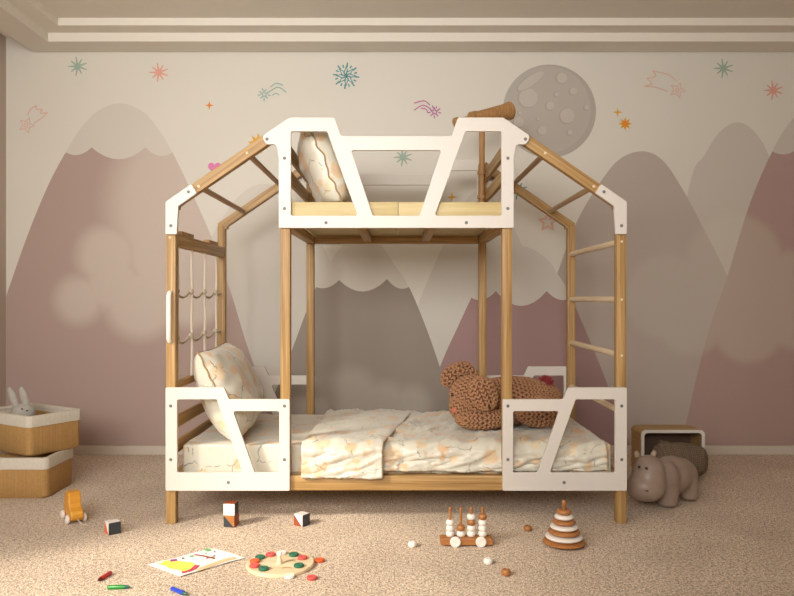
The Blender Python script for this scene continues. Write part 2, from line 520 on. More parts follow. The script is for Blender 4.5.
def smoothline(pts, n=10):
    out = []
    for i in range(len(pts)-1):
        p0 = Vector(pts[max(i-1,0)]); p1 = Vector(pts[i]); p2 = Vector(pts[i+1]); p3 = Vector(pts[min(i+2,len(pts)-1)])
        for k in range(n):
            t = k/n
            q = .5*((2*p1)+(p2-p0)*t+(2*p0-5*p1+4*p2-p3)*t*t+(3*p1-p0-3*p2+p3)*t**3)
            out.append((q.x, q.y))
    out.append(tuple(pts[-1])); return out
skin([(-60,0),(900,0),(900,470),(-60,470)], 0)
def mountain(side, mi, close=(470,)):
    l = smoothline(side)
    skin(l+[(l[-1][0], 470), (l[0][0], 470)], mi)
def circ(cx, cy, r, mi, ry=None, n=40, rot=0, lift=True):
    ry = ry or r; c, s = math.cos(rot), math.sin(rot)
    skin([(cx+r*math.cos(2*PI*k/n)*c-ry*math.sin(2*PI*k/n)*s, cy+r*math.cos(2*PI*k/n)*s+ry*math.sin(2*PI*k/n)*c) for k in range(n)], mi, lift)
def arcs(pts, n=8):
    """scalloped snow line: pts are cusps (x,y) and the sag to the next cusp"""
    out = []
    for i in range(len(pts)-1):
        x0, y0, sg = pts[i]; x1, y1 = pts[i+1][:2]
        for k in range(n):
            t = k/n; out.append((x0+(x1-x0)*t, y0+(y1-y0)*t+sg*4*t*(1-t)))
    out.append(pts[-1][:2]); return out
def peak(side, body, cap, scal):
    """side: full silhouette left to right; scal: snow line cusps"""
    l = smoothline(side)
    skin(l+[(l[-1][0], 470), (l[0][0], 470)], body)
    x0, x1 = scal[0][0], scal[-1][0]
    top = [p for p in l if x0 <= p[0] <= x1 and p[1] <= max(scal[0][1], scal[-1][1])+1]
    skin([scal[0][:2]]+top+[scal[-1][:2]]+arcs(scal)[::-1][1:-1], cap)
# far pale ridges
mountain([(640,470),(664,330),(690,185),(705,155),(720,132),(737,122),(754,130),(770,156),(790,215),(830,320)], 18)
mountain([(350,470),(395,365),(421,297),(444,243),(462,206),(480,190),(498,204),(520,240),(556,330),(600,470)], 1)
mountain([(150,470),(178,330),(205,250),(226,212),(243,192),(260,184),(276,187),(298,205),(320,240),(345,295),(390,400),(420,470)], 1)
# rose mountain, left
peak([(-40,430),(5,297),(28,232),(48,184),(65,152),(80,128),(98,110),(120,103),(142,111),(158,129),(172,152),(195,200),(215,247),(232,297),(245,340),(265,400),(285,470)], 3, 2,
     [(65,152,5),(91,147,12),(145,147,6),(172,152,0)])
# taupe mountain, right
mountain([(500,470),(530,350),(557,275),(577,222),(600,183),(620,159),(642,151),(662,159),(682,187),(706,232),(728,276),(760,350),(800,470)], 6)
# mauve mountain at the right edge
peak([(672,470),(686,425),(697,378),(709,332),(728,276),(750,205),(773,151),(794,118),(818,104),(842,116),(866,152),(890,205),(920,300)], 20, 18,
     [(773,151,5),(800,147,12),(846,147,6),(866,152,0)])
# plum mountain
peak([(400,470),(440,367),(456,331),(472,297),(484,277),(499,257),(522,246),(545,257),(558,274),(570,294),(592,345),(608,385),(640,470)], 5, 2,
     [(472,298,5),(496,291,15),(547,291,5),(571,298,0)])
# slate mountain
peak([(245,470),(270,405),(291,352),(304,317),(316,287),(330,262),(345,243),(362,234),(379,243),(394,264),(409,287),(424,322),(440,367),(474,470)], 4, 2,
     [(316,287,4),(339,280,12),(387,279,5),(409,287,0)])
# moon
circ(549.7,110.8,46.7,17, n=72); circ(547.5,109.2,43.6,7, n=72)
def crater(x, y, r, ry=None, rot=0):
    circ(x-.9, y+.5, r+.7, 21, (ry or r)+.7, 28, rot); circ(x, y, r, 8, ry, 28, rot, True)
crater(528.5,97.5,9.3); crater(531,80.5,15.5,4.6,-.62); crater(562.2,77.5,5.2); crater(573.6,90.7,3.4); crater(550.6,105.3,4)
crater(567.6,115.5,7.2); crater(542.5,130,4.3); crater(587.2,107,2.4); crater(519,122,5); crater(570.3,132,2.5); crater(520.5,112.5,1.6); crater(557,94,1.8); crater(538.5,118.5,1.3)
# printed stars
def burst(cx, cy, r0, r1, n, mi, w=1.1, rot=0, w1=None):
    for k in range(n):
        a = rot+2*PI*k/n; c, s = math.cos(a), math.sin(a)
        rr = r1*(1 if k % 2 == 0 else .86); wo = w1 if w1 is not None else w
        skin([(cx+r0*c-w*s*.5, cy+r0*s+w*c*.5), (cx+rr*c-wo*s*.5, cy+rr*s+wo*c*.5), (cx+(rr+.4)*c, cy+(rr+.4)*s), (cx+rr*c+wo*s*.5, cy+rr*s-wo*c*.5), (cx+r0*c+w*s*.5, cy+r0*s-w*c*.5)], mi, k == 0)
def starpoly(cx, cy, r0, r1, n, rot=-PI/2):
    return [(cx+(r1 if k % 2 == 0 else r0)*math.cos(rot+PI*k/n), cy+(r1 if k % 2 == 0 else r0)*math.sin(rot+PI*k/n)) for k in range(2*n)]
def stroke(pts, w, mi, closed=False):
    """one continuous painted line"""
    LV[0] += 1; y = WY + .0095 - LV[0]*.00004
    V = [Vector(p) for p in pts]; n = len(V); pr = []
    for i in range(n):
        a = V[i-1] if (i > 0 or closed) else V[i]; b = V[(i+1) % n] if (i < n-1 or closed) else V[i]
        d1 = (V[i]-a); d2 = (b-V[i])
        d1 = d1.normalized() if d1.length > 1e-6 else d2.normalized(); d2 = d2.normalized() if d2.length > 1e-6 else d1
        t = (d1+d2); t = t.normalized() if t.length > 1e-3 else d1
        nn = Vector((-t.y, t.x)); k = 1/max(.55, abs(nn.dot(Vector((-d1.y, d1.x)))))
        q = [V[i]+nn*w/2*k, V[i]-nn*w/2*k]
        pr.append([bm.verts.new((W(*p)[0], y, W(*p)[1])) for p in q])
    for i in range(n if closed else n-1):
        a, b = pr[i], pr[(i+1) % n]
        f = bm.faces.new((a[0], b[0], b[1], a[1])); f.material_index = mi
for (x, y, r, mi) in ((77,66,9.6,9),(724,68,9.6,9),(158.5,72,9.6,10),(774,90,9.6,10),(403,157,9,9),(518,190,9.5,11)):
    burst(x, y, .5, r, 9, mi, 2.4, .35, 1.0); circ(x, y, 3, mi, n=14)
# teal double star
burst(346,75.5,8.5,13,16,11,1.5,.1)
skin(starpoly(346,75.5,5.2,10.6,8), 11); skin(starpoly(346,75.5,3.6,8.2,8), 0); burst(346,75.5,.4,5,8,11,1.3,.2); 
# small solid stars
skin(starpoly(209,105,1.3,4.8,4), 13); skin(starpoly(618,112,1.3,5,4), 12); skin(starpoly(625.5,123.5,3.3,7,8), 12); skin(starpoly(625.5,123.5,2.4,4.5,8,0), 13)
skin(starpoly(452,197,1.3,5.2,4), 12); skin(starpoly(258,143.5,5.5,11,9), 12)
# heart
hp = [(214.3+.42*(16*math.sin(t)**3), 167.5-.42*(13*math.cos(t)-5*math.cos(2*t)-2*math.cos(3*t)-math.cos(4*t))) for t in [2*PI*k/28 for k in range(28)]]
skin(hp, 15)
# shooting stars
def comet_outline(cx, cy, sx, mi, tail, w=.9):
    stroke(starpoly(cx, cy, 3.8, 8, 5, -1.2), w, mi, True)
    stroke(starpoly(cx, cy, 1.2, 3.0, 5, -1.2), w*.7, mi, True)
    for t in tail: stroke(smoothline(t, 5), w, mi)
comet_outline(678,90,1,16,[[(676,80),(668,74),(653,70.5)],[(653,70.5),(656,76),(647,78)],[(647,78),(652,83),(644.5,86)],[(644.5,86),(656,87),(668,91)]])
comet_outline(26,125,-1,16,[[(27,115),(30,109),(36,105)],[(36,105),(36,109),(42,109)],[(42,109),(40,113),(47,112)],[(47,112),(41,118),(33,123)]])
for (cx, cy, mi, tails) in ((264,94,19,[[(270,87),(276,83),(283,85)],[(270,91),(278,87),(286,92)],[(272,95),(276,93),(279,95)]]),
                            (434.5,111.5,14,[[(430,105),(424,100.5),(414,103)],[(431,109),(423,105),(414,110)],[(428,113),(426,109),(421,108)]])):
    burst(cx, cy, 3.8, 6.4, 9, mi, 1.1, .2); stroke(starpoly(cx, cy, 1.6, 3.8, 5), 1.0, mi, True)
    for t in tails: stroke(smoothline(t, 5), 1.0, mi)
# faint pink star outline behind the right roof beam
stroke(starpoly(548,222,4,9,5), 2.4, 16, True)
me = bpy.data.meshes.new('wall_back')
for m_ in MB: me.materials.append(m_)
bm.normal_update()
for f in bm.faces:
    if f.normal.y > .5 and f.calc_center_median().y < WY+.0099: f.normal_flip()
bm.to_mesh(me); bm.free()
struct('wall_back', me)

# ------------------------------------------------------------ BUNK BED
BED = thing('bunk_bed', 'house-shaped oak bunk bed with white guard panels standing on the carpet', 'bed', (-.004, .49, 0))
X1 = 396.2
YB = .93                # front face of the rear posts
TP = .044               # timber thickness
def mx(pts): return [(2*X1-p[0],)+tuple(p[1:]) for p in pts]
def fx(px): return (px-CX)/222.0
def post(px, z0, z1, y, w=.044, m=OAK):
    x = fx(px); return bar('post', (x, y+TP/2, z0), (x, y+TP/2, z1), w, TP, m, BED)
OUT = 170.6; MID = 285.1
for y in (0, YB):
    for px in (OUT, 2*X1-OUT):
        post(px, 0, 1.437, y)
    for px in (MID, 2*X1-MID):
        post(px, .217, 1.80, y, .044)
# roof beams, front and rear: straight timbers with mitred ends
def rafter(y, flip):
    pts = [(166.2,201.7),(281,122.6),(281,135.6),(178.2,205.8),(178.2,209),(166.2,209)]
    if flip: pts = mx(pts)
    c = Vector(((pts[0][0]+pts[1][0])/2, (pts[0][1]+pts[1][1])/2))
    q = [P(p[0], p[1], 0) for p in pts]
    a = math.atan2(q[1].z-q[0].z, q[1].x-q[0].x)
    cw = (q[0]+q[1])/2
    R2 = Matrix.Rotation(-a, 2)
    lp = [R2 @ Vector((v.x-cw.x, v.z-cw.z)) for v in q]
    me = plate_me([[(v.x, v.y) for v in lp]], TP-.002, .002)
    mw = Matrix.Translation((cw.x, y+TP/2, cw.z)) @ Matrix.Rotation(-a, 4, 'Y') @ Matrix.Rotation(PI/2, 4, 'X')
    return link('rafter', me, OAKX, BED, mw=mw)
for y in (0, YB):
    for fl in (False, True): rafter(y, fl)
# white panels --------------------------------------------------
GT = .018
def screw(parent, px, py, y, fr):
    p = P(px, py, -GT); p.y = y
    me = lathe_me([(0,-.0014),(.0070,-.0014),(.0074,.0),(.0060,.0012),(.0026,.0012),(.0022,.0004),(0,.0004)], 16)
    M = Matrix.Translation(p) @ Matrix.Rotation(PI/2 if fr else -PI/2, 4, 'X')
    return link('screw', me, SCREW, parent, mw=M)
def panel(name, loops, screws, flip, rear):
    """loops in photo measure on the front plane; rear copies hang on the back of the rear posts"""
    y = YB+TP+GT/2 if rear else -GT/2
    LL = []
    for lp, r in loops:
        lp = mx(lp) if flip else lp
        q = []
        for p in lp:
            w = P(p[0], p[1], -GT); q.append((w.x, w.z)+((p[2],) if len(p) > 2 else ()))
        LL.append([(v.x, v.y) for v in round_poly(q, r)])
    me = plate_me(LL, GT, .0016)
    mw = Matrix.Translation((0, y, 0)) @ Matrix.Rotation(PI/2, 4, 'X')
    o = link(name, me, WHITE, BED, mw=mw)
    if not rear:
        for s in screws:
            s = (2*X1-s[0], s[1]) if flip else s
            screw(o, s[0], s[1], -GT-.0002, True)
    return o
LOW = [([(165.4,387.6),(223.8,387.6),(229.2,399.4),(289.6,399.4),(289.6,490.9),(165.4,490.9)], .006),
       ([(177,399.4),(216.6,399.4),(242.6,472.7),(177,472.7)], .008),
       ([(233,411.2),(279.2,411.2),(279.2,472.7),(254.6,472.7)], .008)]
LOWS = [(170.7,406),(284.5,406),(170.7,459.6),(284.5,459.6),(228.3,482.5)]
for rear in (False, True):
    for fl in (False, True): panel('guard_panel', LOW, LOWS, fl, rear)
half = [(341,136,.012),(334.4,117.4,.012),(289.2,117.4,.02),(261.5,136.2,.02),(266.5,144.9,.022),(276.2,143.5,.03),(278.6,158,.05),(278.6,227.9,.006)]
UP = half + mx(half)[::-1]
UPL = [(UP, .01), ([(290.8,131.3),(327,131.3),(357.6,215.6),(290.8,215.6)], .008), (mx([(290.8,131.3),(327,131.3),(357.6,215.6),(290.8,215.6)]), .008),
       ([(351.1,150.2),(2*X1-351.1,150.2),(2*X1-372.8,215.6),(372.8,215.6)], .008)]
UPS = [(267,139),(284.5,158.2),(284.5,208.5),(326,222.7)]
UPS = UPS+[(2*X1-a, b) for a, b in UPS]
for rear in (False, True): panel('upper_guard_panel', UPL, UPS, False, rear)
CP = [([(165.4,201.7,.006),(191.2,183.8,.006),(196.9,192.9,.006),(178.2,206),(176.6,234.2),(165.4,234.2)], .005)]
for rear in (False,):
    for fl in (False, True): panel('corner_plate', CP, [(188.4,191.8),(170.8,225.7)], fl, rear)
# rails ---------------------------------------------------------
xl, xr = fx(OUT), fx(2*X1-OUT); ml, mr_ = fx(MID), fx(2*X1-MID)
for y in (0, YB):
    bar('bed_rail', (xl+.022, y+TP/2, .183), (xr-.022, y+TP/2, .183), .066, TP, OAK, BED)
for x in (xl, xr):   # end rails under the mattress
    bar('end_rail', (x, TP, .183), (x, YB, .183), TP*.9, .064, OAK, BED)
for k in range(9):
    x = xl+.14+k*(xr-xl-.28)/8
    bar('slat', (x, TP, .204), (x, YB, .204), .07, .016, BIRCH, BED, .002)
for z in (.448, .332): bar('end_board', (xl, TP, z), (xl, YB, z), .022, .055, OAK, BED)
bar('end_board', (xl, TP, .618), (xl, YB, .618), .026, .036, OAK, BED)
bar('net_beam', (xl+.002, TP, 1.283), (xl+.002, YB, 1.283), .036, .058, OAK, BED)
for yy in (.21, .70):
    link('rope_cleat', box_me((.034,.19,.018), .003), TEAK, BED, mw=Matrix.Translation((xl+.002, yy, 1.321)))
# upper deck
for y in (0, YB): bar('deck_rail', (ml+.022, y+TP/2, 1.358), (mr_-.022, y+TP/2, 1.358), .046, TP, OAK, BED)
for x in (ml, mr_): bar('deck_side_beam', (x, TP, 1.358), (x, YB, 1.358), .046, .046, OAK, BED)
for x in (-.17, .165): bar('cross_beam', (x, TP, 1.361), (x, YB, 1.361), .045, .035, OAK, BED)
for x0, x1 in ((ml+.023, .0045), (.0065, mr_-.023)):
    link('deck_panel', box_me((x1-x0, YB-.006, .069), .003), PINE, BED, mw=Matrix.Translation(((x0+x1)/2, YB/2+.0, 1.4165)))
for x in (ml-.016, mr_+.016):
    for z in (1.72, 1.60): bar('end_board', (x, TP, z), (x, YB, z), .022, .062, OAK, BED)
# roof dowels
for (px, py) in ((247,153),(198.5,186.3)):
    for fl in (False, True):
        q = P(2*X1-px if fl else px, py, 0); 
        rod('roof_dowel', (q.x, .012, q.z), (q.x, YB+.034, q.z), .0135, BEECH, BED)
        rod('dowel_plug', (q.x, -.0008, q.z), (q.x, .010, q.z), .0075, BIRCH, BED)
# ladder rungs at the right end
for py in (241.5, 299.5, 355.5, 412):
    q = P(2*X1-OUT, py, 0)
    rod('ladder_rung', (q.x, .012, q.z), (q.x, YB+.034, q.z), .0145, BIRCH, BED)
    if py < 380: rod('dowel_plug', (q.x, -.0008, q.z), (q.x, .010, q.z), .0075, BIRCH, BED)
for py in (237.3,): rod('dowel_plug', (fx(OUT)-.004, -.0008, P(OUT,py,0).z), (fx(OUT)-.004, .010, P(OUT,py,0).z), .0075, BIRCH, BED)
# grab handle
me = tube_me([(0,0,-.113),(0,-.018,-.108),(0,-.026,-.095),(0,-.026,0),(0,-.026,.095),(0,-.018,.108),(0,0,.113)], [.009,.010,.011,.0115,.011,.010,.009], 14)
link('grab_handle', me, BIRCH if False else WHITEW, BED, mw=Matrix.Translation((P(170.6,317,0).x, 0.001, P(170.6,317,0).z)))
# climbing net: verticals and sagging horizontals
NX = xl+.004
for yy in (.09, .32, .56, .80):
    pts = [(NX+.0012*math.sin(z*23+yy*9), yy+.001*math.sin(z*31), z) for z in [.63+k*(1.257-.63)/24 for k in range(25)]]
    bm = bmesh.new(); a_tube(bm, pts, .0062, 8)
    link('net_rope', finish(bm), ROPE, BED, mw=Matrix())
for zz in (1.05, .832):
    pts = []; ys = [.045,.09,.32,.56,.80,.94]
    for k in range(61):
        y = .045+k*(.94-.045)/60
        j = max(i for i in range(5) if ys[i] <= y+1e-6); t = (y-ys[j])/(ys[j+1]-ys[j])
        pts.append((NX-.011, y, zz-.030*4*t*(1-t)*(1 if 1 <= j <= 3 else .5)))
    bm = bmesh.new(); a_tube(bm, pts, .0058, 8)
    for yk in ys[1:5]: a_ell(bm, (NX-.004, yk, zz), (.014,.014,.016), None, 10, 8)
    link('net_rope', finish(bm), SAND_ROPE, BED, mw=Matrix())
bm = bmesh.new(); a_ell(bm, (NX, .09, .675), (.013,.013,.013), None, 10, 8)
link('rope_knot', finish(bm), ROPE, BED, mw=Matrix())

# ------------------------------------------------------------ mattress, bedding
def soft_box(name, c, s, m, label, cat, r=.03, bulge=.006, nz=.002, group=None):
    bm = bmesh.new(); a_box(bm, (0,0,0), s, r, 4)
    bmesh.ops.subdivide_edges(bm, edges=[e for e in bm.edges if e.calc_length() > .06], cuts=18, use_grid_fill=True)
    for v in bm.verts:
        n = noise.noise(v.co*7)*nz*2 + noise.noise(v.co*19)*nz
        v.co.z += n
    me = finish(bm)
    o = link(name, me, m, None, mw=Matrix.Translation(c)); 
    return tag(o, label, cat, group)
MZ = .345
mat_o = soft_box('mattress', (.0, .492, (.214+MZ)/2), (1.966, .87, MZ-.214), FLORAL,
         'long mattress in a cream floral fitted sheet on the lower bunk', 'mattress', .010)
def cloth(name, xf, x0, x1, zf, yfront, zbot, m, parent, nx=110, amp=.010, seed=0, ytop=.915, diag=None, thick=.012, edge=.0):
    """sheet lying on the mattress from the rear edge, rolling over its front edge and hanging down"""
    bm = bmesh.new()
    path = []
    R = .045
    L1 = ytop-(yfront+R); n1 = 46
    for k in range(n1+1): path.append((ytop-L1*k/n1, zf, 'top'))
    for k in range(1, 9):
        a = PI/2*k/8; path.append((yfront+R-R*math.sin(a), zf-R+R*math.cos(a), 'roll'))
    n3 = 14
    for k in range(1, n3+1): path.append((yfront, zf-R-(zf-R-zbot)*k/n3, 'drop'))
    grid = []
    for i in range(nx+1):
        t = i/nx; row = []
        for j, (y, z, kd) in enumerate(path):
            s = j/(len(path)-1)
            xa, xb = x0, x1
            if diag: xa, xb = diag(y)
            x = xa+(xb-xa)*t
            p = Vector((x*6.5+seed+s*2.5, s*7.5+x*3.0, seed*1.7))
            w = noise.noise(p)*.9 + noise.noise(p*2.3+Vector((3,1,7)))*.5
            ridg = (1-abs(noise.noise(Vector((x*6+s*9, s*3-x*2, seed+5)))*2.2))
            ridg = max(0, ridg)**3
            h = amp*max(-.2, w*.8+ridg*.9+.35*noise.noise(p*4.7)+.22*noise.noise(p*9.1))
            e = min(t, 1-t)/.05; e = min(1, e)
            if kd == 'top': v = Vector((x, y, z+h*(.35+.65*e)-(1-e)**2*edge))
            elif kd == 'roll': 
                a = (yfront+R-y)/R
                v = Vector((x, y-h*a*1.1+.0, z+h*(1-a)))
            else:
                f = (zf-R-z)/(zf-R-zbot)
                v = Vector((x+.004*noise.noise(Vector((x*9, z*30, 1))), y-h*1.2-.006*f*(noise.noise(Vector((x*16, 2, seed)))+.3), z+.006*noise.noise(Vector((x*11, 5, seed)))*f))
            row.append(bm.verts.new(v))
        grid.append(row)
    for a, b in zip(grid, grid[1:]):
        for j in range(len(a)-1): bm.faces.new((a[j], b[j], b[j+1], a[j+1]))
    bmesh.ops.recalc_face_normals(bm, faces=bm.faces)
    me = bpy.data.meshes.new(name); bm.to_mesh(me); 
    edge_pts = [v.co.copy() for v in grid[-1]]
    bm.free()
    for p in me.polygons: p.use_smooth = True
    me.materials.append(m)
    o = link(name, me, None, parent, mw=Matrix())
    sd = o.modifiers.new('s', 'SOLIDIFY'); sd.thickness = thick; sd.offset = 0
    return o, edge_pts
DUV = thing('duvet', 'cream floral duvet with its left end folded over, spread on the lower bunk', 'duvet', (.4, .49, .35))
# duvet body (kept behind the front posts)
def dg(y):
    t = (y-.0)/.92; return (-.428+.028*t, -.065+.155*t)
d1, _ = cloth('duvet_cover', None, 0, 0, MZ+.005, .040, .232, SATIN, DUV, amp=.018, seed=3.3, diag=lambda y: (dg(y)[1]-.03, .958))
d2, ep = cloth('turned_fold', None, 0, 0, MZ+.017, -.012, .212, SATIN, DUV, nx=60, amp=.013, seed=9.1, diag=dg, thick=.014, edge=.004)
ep = [p+Vector((.001,0,.003)) for p in ep[::2]]
bm = bmesh.new(); a_tube(bm, ep, .0035, 8); link('piping', finish(bm), PIPING, DUV, mw=Matrix())

def pillow_me(w, h, t, seed=0, n=44):
    """local: X thickness, Y width, Z height, seam in the YZ plane"""
    bm = bmesh.new(); sides = []
    for s in (1, -1):
        g = []
        for i in range(n+1):
            u = -1+2*i/n; row = []
            for j in range(n+1):
                v = -1+2*j/n
                k = (max(0, 1-abs(u)**3)**.48)*(max(0, 1-abs(v)**3)**.5)
                pin = 1-.05*(1-u*u)*(v*v)-0; pin2 = 1-.05*(1-v*v)*(u*u)
                y = u*w/2*pin2; z = v*h/2*pin
                q = Vector((y*6, z*6, seed+s*3))
                wr = noise.noise(q)*.02+noise.noise(q*2.3)*.012+noise.noise(q*5)*.004
                ed = max(abs(u), abs(v))
                frill = .018*noise.noise(Vector((u*4.2, v*4.2, seed+8)))*max(0, (ed-.75)/.25)
                x = s*t/2*k + wr*k + frill*(1 if ed > .75 else 0)
                row.append((x, y, z))
            g.append(row)
        sides.append(g)
    V = {}
    def vert(s, i, j):
        edge = i in (0, n) or j in (0, n)
        key = (0 if edge else s, i, j)
        if key not in V: V[key] = bm.verts.new(sides[0 if edge else s][i][j])
        return V[key]
    for s in (0, 1):
        for i in range(n):
            for j in range(n):
                f = (vert(s,i,j), vert(s,i+1,j), vert(s,i+1,j+1), vert(s,i,j+1))
                bm.faces.new(f if s == 0 else f[::-1])
    rim = [sides[0][i][0] for i in range(n)]+[sides[0][n][j] for j in range(n)]+[sides[0][i][n] for i in range(n, 0, -1)]+[sides[0][0][j] for j in range(n, 0, -1)]
    return finish(bm), rim+[rim[0]]
def pillow(label, loc, rot, w, h, t, seed):
    r = thing('pillow', label, 'pillow', loc); r.rotation_euler = rot
    me, rim = pillow_me(w, h, t, seed)
    link('pillow_case', me, SATIN, r); bm = bmesh.new(); a_tube(bm, rim, .0042, 8); link('piping', finish(bm), PIPING, r)
    return r
LEAN = math.radians(-23)
pillow('large floral pillow leaning against the rope-net end of the lower bunk', (-.842, .385, MZ+.219), (0, LEAN, math.radians(4)), .70, .45, .24, 1.0)
pillow('floral pillow leaning at the left end of the upper bunk', (-.350, .40, 1.451+.206), (0, LEAN, math.radians(2)), .62, .41, .23, 5.0)

# ------------------------------------------------------------ crochet dog plush
def sphere_tpl(nu, nv):
    vs = [(0,0,1)]; fs = []
    for j in range(1, nv):
        t = PI*j/nv
        for i in range(nu): vs.append((math.sin(t)*math.cos(2*PI*i/nu), math.sin(t)*math.sin(2*PI*i/nu), math.cos(t)))
    vs.append((0,0,-1)); last = len(vs)-1
    for i in range(nu):
        i2 = (i+1) % nu
        fs.append((0, 1+i, 1+i2))
        for j in range(nv-2): a = 1+j*nu; fs.append((a+i, a+nu+i, a+nu+i2, a+i2))
        a = 1+(nv-2)*nu; fs.append((a+i, last, a+i2))
    return [Vector(v) for v in vs], fs
TPS, TPB = sphere_tpl(6, 5), sphere_tpl(28, 18)
def crochet(name, parts, parent, sp=.0235, row=.021, m=None):
    """V shaped crochet stitches over ellipsoids whose rows circle the local X axis"""
    V = []; FS = []; MI = []
    def put(tpl, M, mi):
        o = len(V); V.extend([tuple(M @ v) for v in tpl[0]]); FS.extend([tuple(o+i for i in f) for f in tpl[1]]); MI.extend([mi]*len(tpl[1]))
    for c, r, M in parts:
        T = Matrix.Translation(Vector(c)) @ (M.to_4x4() if M is not None else Matrix())
        put(TPB, T @ Matrix.Diagonal((*r, 1)), 1)
        nr = max(4, int(PI*max(r[0], (r[1]+r[2])/2)*.92/row))
        for i in range(nr):
            th = PI*(.04+.92*(i+.5)/nr)
            cnt = max(3, int(2*PI*math.sin(th)*(r[1]+r[2])/2/sp))
            for k in range(cnt):
                ph = 2*PI*(k+(.5*(i % 2)))/cnt
                def pt(th_, ph_): return Vector((r[0]*math.cos(th_), r[1]*math.sin(th_)*math.cos(ph_), r[2]*math.sin(th_)*math.sin(ph_)))
                p = pt(th, ph); dt = (pt(th+.01, ph)-p).normalized(); dp = pt(th, ph+.01)-p
                if dp.length < 1e-7: continue
                dp.normalize(); nn = dt.cross(dp).normalized()
                if nn.dot(p) < 0: nn = -nn
                for s in (-1, 1):
                    ln = (dt*.86+dp*s*.52).normalized(); sd = nn.cross(ln).normalized()
                    R = Matrix((ln, sd, nn)).transposed().to_4x4(); R.translation = p+dp*s*sp*.24+nn*.002
                    put(TPS, T @ R @ Matrix.Rotation(PI/2, 4, 'Y') @ Matrix.Diagonal((.0060, .0060, row*.66, 1)), 0)
    me = bpy.data.meshes.new(name); me.from_pydata(V, [], FS)
    me.materials.append(m or YARN); me.materials.append(YARND)
    for p, q in zip(me.polygons, MI): p.material_index = q; p.use_smooth = True
    return link(name, me, None, parent, mw=Matrix())
DOG = thing('plush_toy', 'brown crocheted long-eared plush toy lying on the duvet', 'plush toy', (.55, .46, .375))
DZ = .378
def R3(ax, deg): return Matrix.Rotation(math.radians(deg), 3, ax)
bodyp = [((.592,.47,DZ+.112), (.262,.135,.118), R3('Z', 6)),
         ((.42,.30,DZ+.045), (.13,.055,.047), R3('Z', 8)),
         ((.72,.36,DZ+.07), (.13,.075,.072), R3('Z', 4)),
         ((.40,.50,DZ+.05), (.10,.05,.045), None)]
crochet('body', bodyp, DOG)
headp = [((.378,.37,DZ+.142), (.105,.108,.112), R3('Y', -60)), ((.325,.335,DZ+.098), (.060,.07,.062), R3('Y', -60))]
hd = crochet('head', headp, DOG)
crochet('ear', [((.418,.240,DZ+.178), (.082,.036,.062), R3('Y', 66))], DOG)
crochet('ear', [((.322,.43,DZ+.272), (.060,.036,.038), R3('Y', -12)), ((.276,.425,DZ+.243), (.058,.036,.042), R3('Y', -52)), ((.372,.43,DZ+.255), (.04,.03,.03), R3('Y', 25))], DOG)
for (c, r) in (((.276,.325,DZ+.160), .009), ((.352,.268,DZ+.150), .009)):
    link('eye', ell_me((r,r,r), 12, 8), BLACK, DOG, mw=Matrix.Translation(c))
link('nose', ell_me((.014,.010,.012), 12, 8), PINKY, DOG, mw=Matrix.Translation((.283,.279,DZ+.090)))
bm = bmesh.new(); rnd = random.Random(4)
for k in range(150):
    d = Vector((rnd.gauss(0,1), rnd.gauss(0,1), rnd.gauss(0,1))).normalized(); L = .042+rnd.random()*.008
    q = d.orthogonal().normalized()*.006
    a_tube(bm, [d*.01, d*L*.6+q, d*L], [.003,.0035,.0025], 5)
link('tail', finish(bm), CRIM, DOG, mw=Matrix.Translation((.765,.47,DZ+.195)))

# ------------------------------------------------------------ toy telescope on the upper bunk
TE = thing('toy_telescope', 'wooden toy telescope on a round pole at the right rear corner of the upper bunk', 'telescope', (.49, .86, 1.45))
def rodt(name, prof_pts, m, n=24):
    """prof_pts: list of (point, radius) along a line"""
    bm = bmesh.new(); a_tube(bm, [p for p, r in prof_pts], [r for p, r in prof_pts], n); return link(name, finish(bm), m, TE, mw=Matrix())
A = P(455,122.5,.74); B = P(511,110.5,.91); d = (B-A)
def at(t): return A+d*t
rodt('eyepiece', [(at(-.02),.012),(at(0),.026),(at(.05),.026),(at(.08),.020),(at(.30),.020)], TEAK)
bm = bmesh.new(); a_tube(bm, [at(.28),at(.281),at(.37),at(.371),at(.86),at(.98),at(.985),at(.93)], [.010,.040,.040,.035,.044,.052,.046,.034], 32)
link('tube', finish(bm), OAK if False else TEAK, TE, mw=Matrix())
px_, pz0, pz1 = .4845, 1.452, P(483.5,121,.86).z-.02
rod('pole', (px_, .862, pz0), (px_, .862, pz1), .0165, TEAK, TE)
for pyy in (173, 197):
    z = P(483.5,pyy,.86).z
    me = lathe_me([(.0175,-.010),(.026,-.010),(.027,0),(.026,.010),(.0175,.010)], 24)
    link('clamp_ring', me, TEAK, TE, mw=Matrix.Translation((px_, .862, z)))

# ------------------------------------------------------------ storage baskets
def basket_me(w, d, h0, h1, t=.014, r=.028, flare=.0):
    """open rectangular shell between heights h0 and h1"""
    bm = bmesh.new()
    def loop(w_, d_, z, r_):
        return [bm.verts.new((p.x, p.y, z)) for p in round_poly([(-w_/2,-d_/2),(w_/2,-d_/2),(w_/2,d_/2),(-w_/2,d_/2)], r_)]
    ls = [loop(w-.02, d-.02, h0, r), loop(w, d, h0+.012, r), loop(w, d, h1-.004, r), loop(w-.006, d-.006, h1, r),
          loop(w-2*t+.004, d-2*t+.004, h1, r*.7), loop(w-2*t, d-2*t, h1-.004, r*.7), loop(w-2*t, d-2*t, h0+.012, r*.7)]
    n = len(ls[0])
    for a, b in zip(ls, ls[1:]):
        for k in range(n): bm.faces.new((a[k], a[(k+1)%n], b[(k+1)%n], b[k]))
    bm.faces.new(ls[0][::-1]); bm.faces.new(ls[-1])
    return finish(bm)
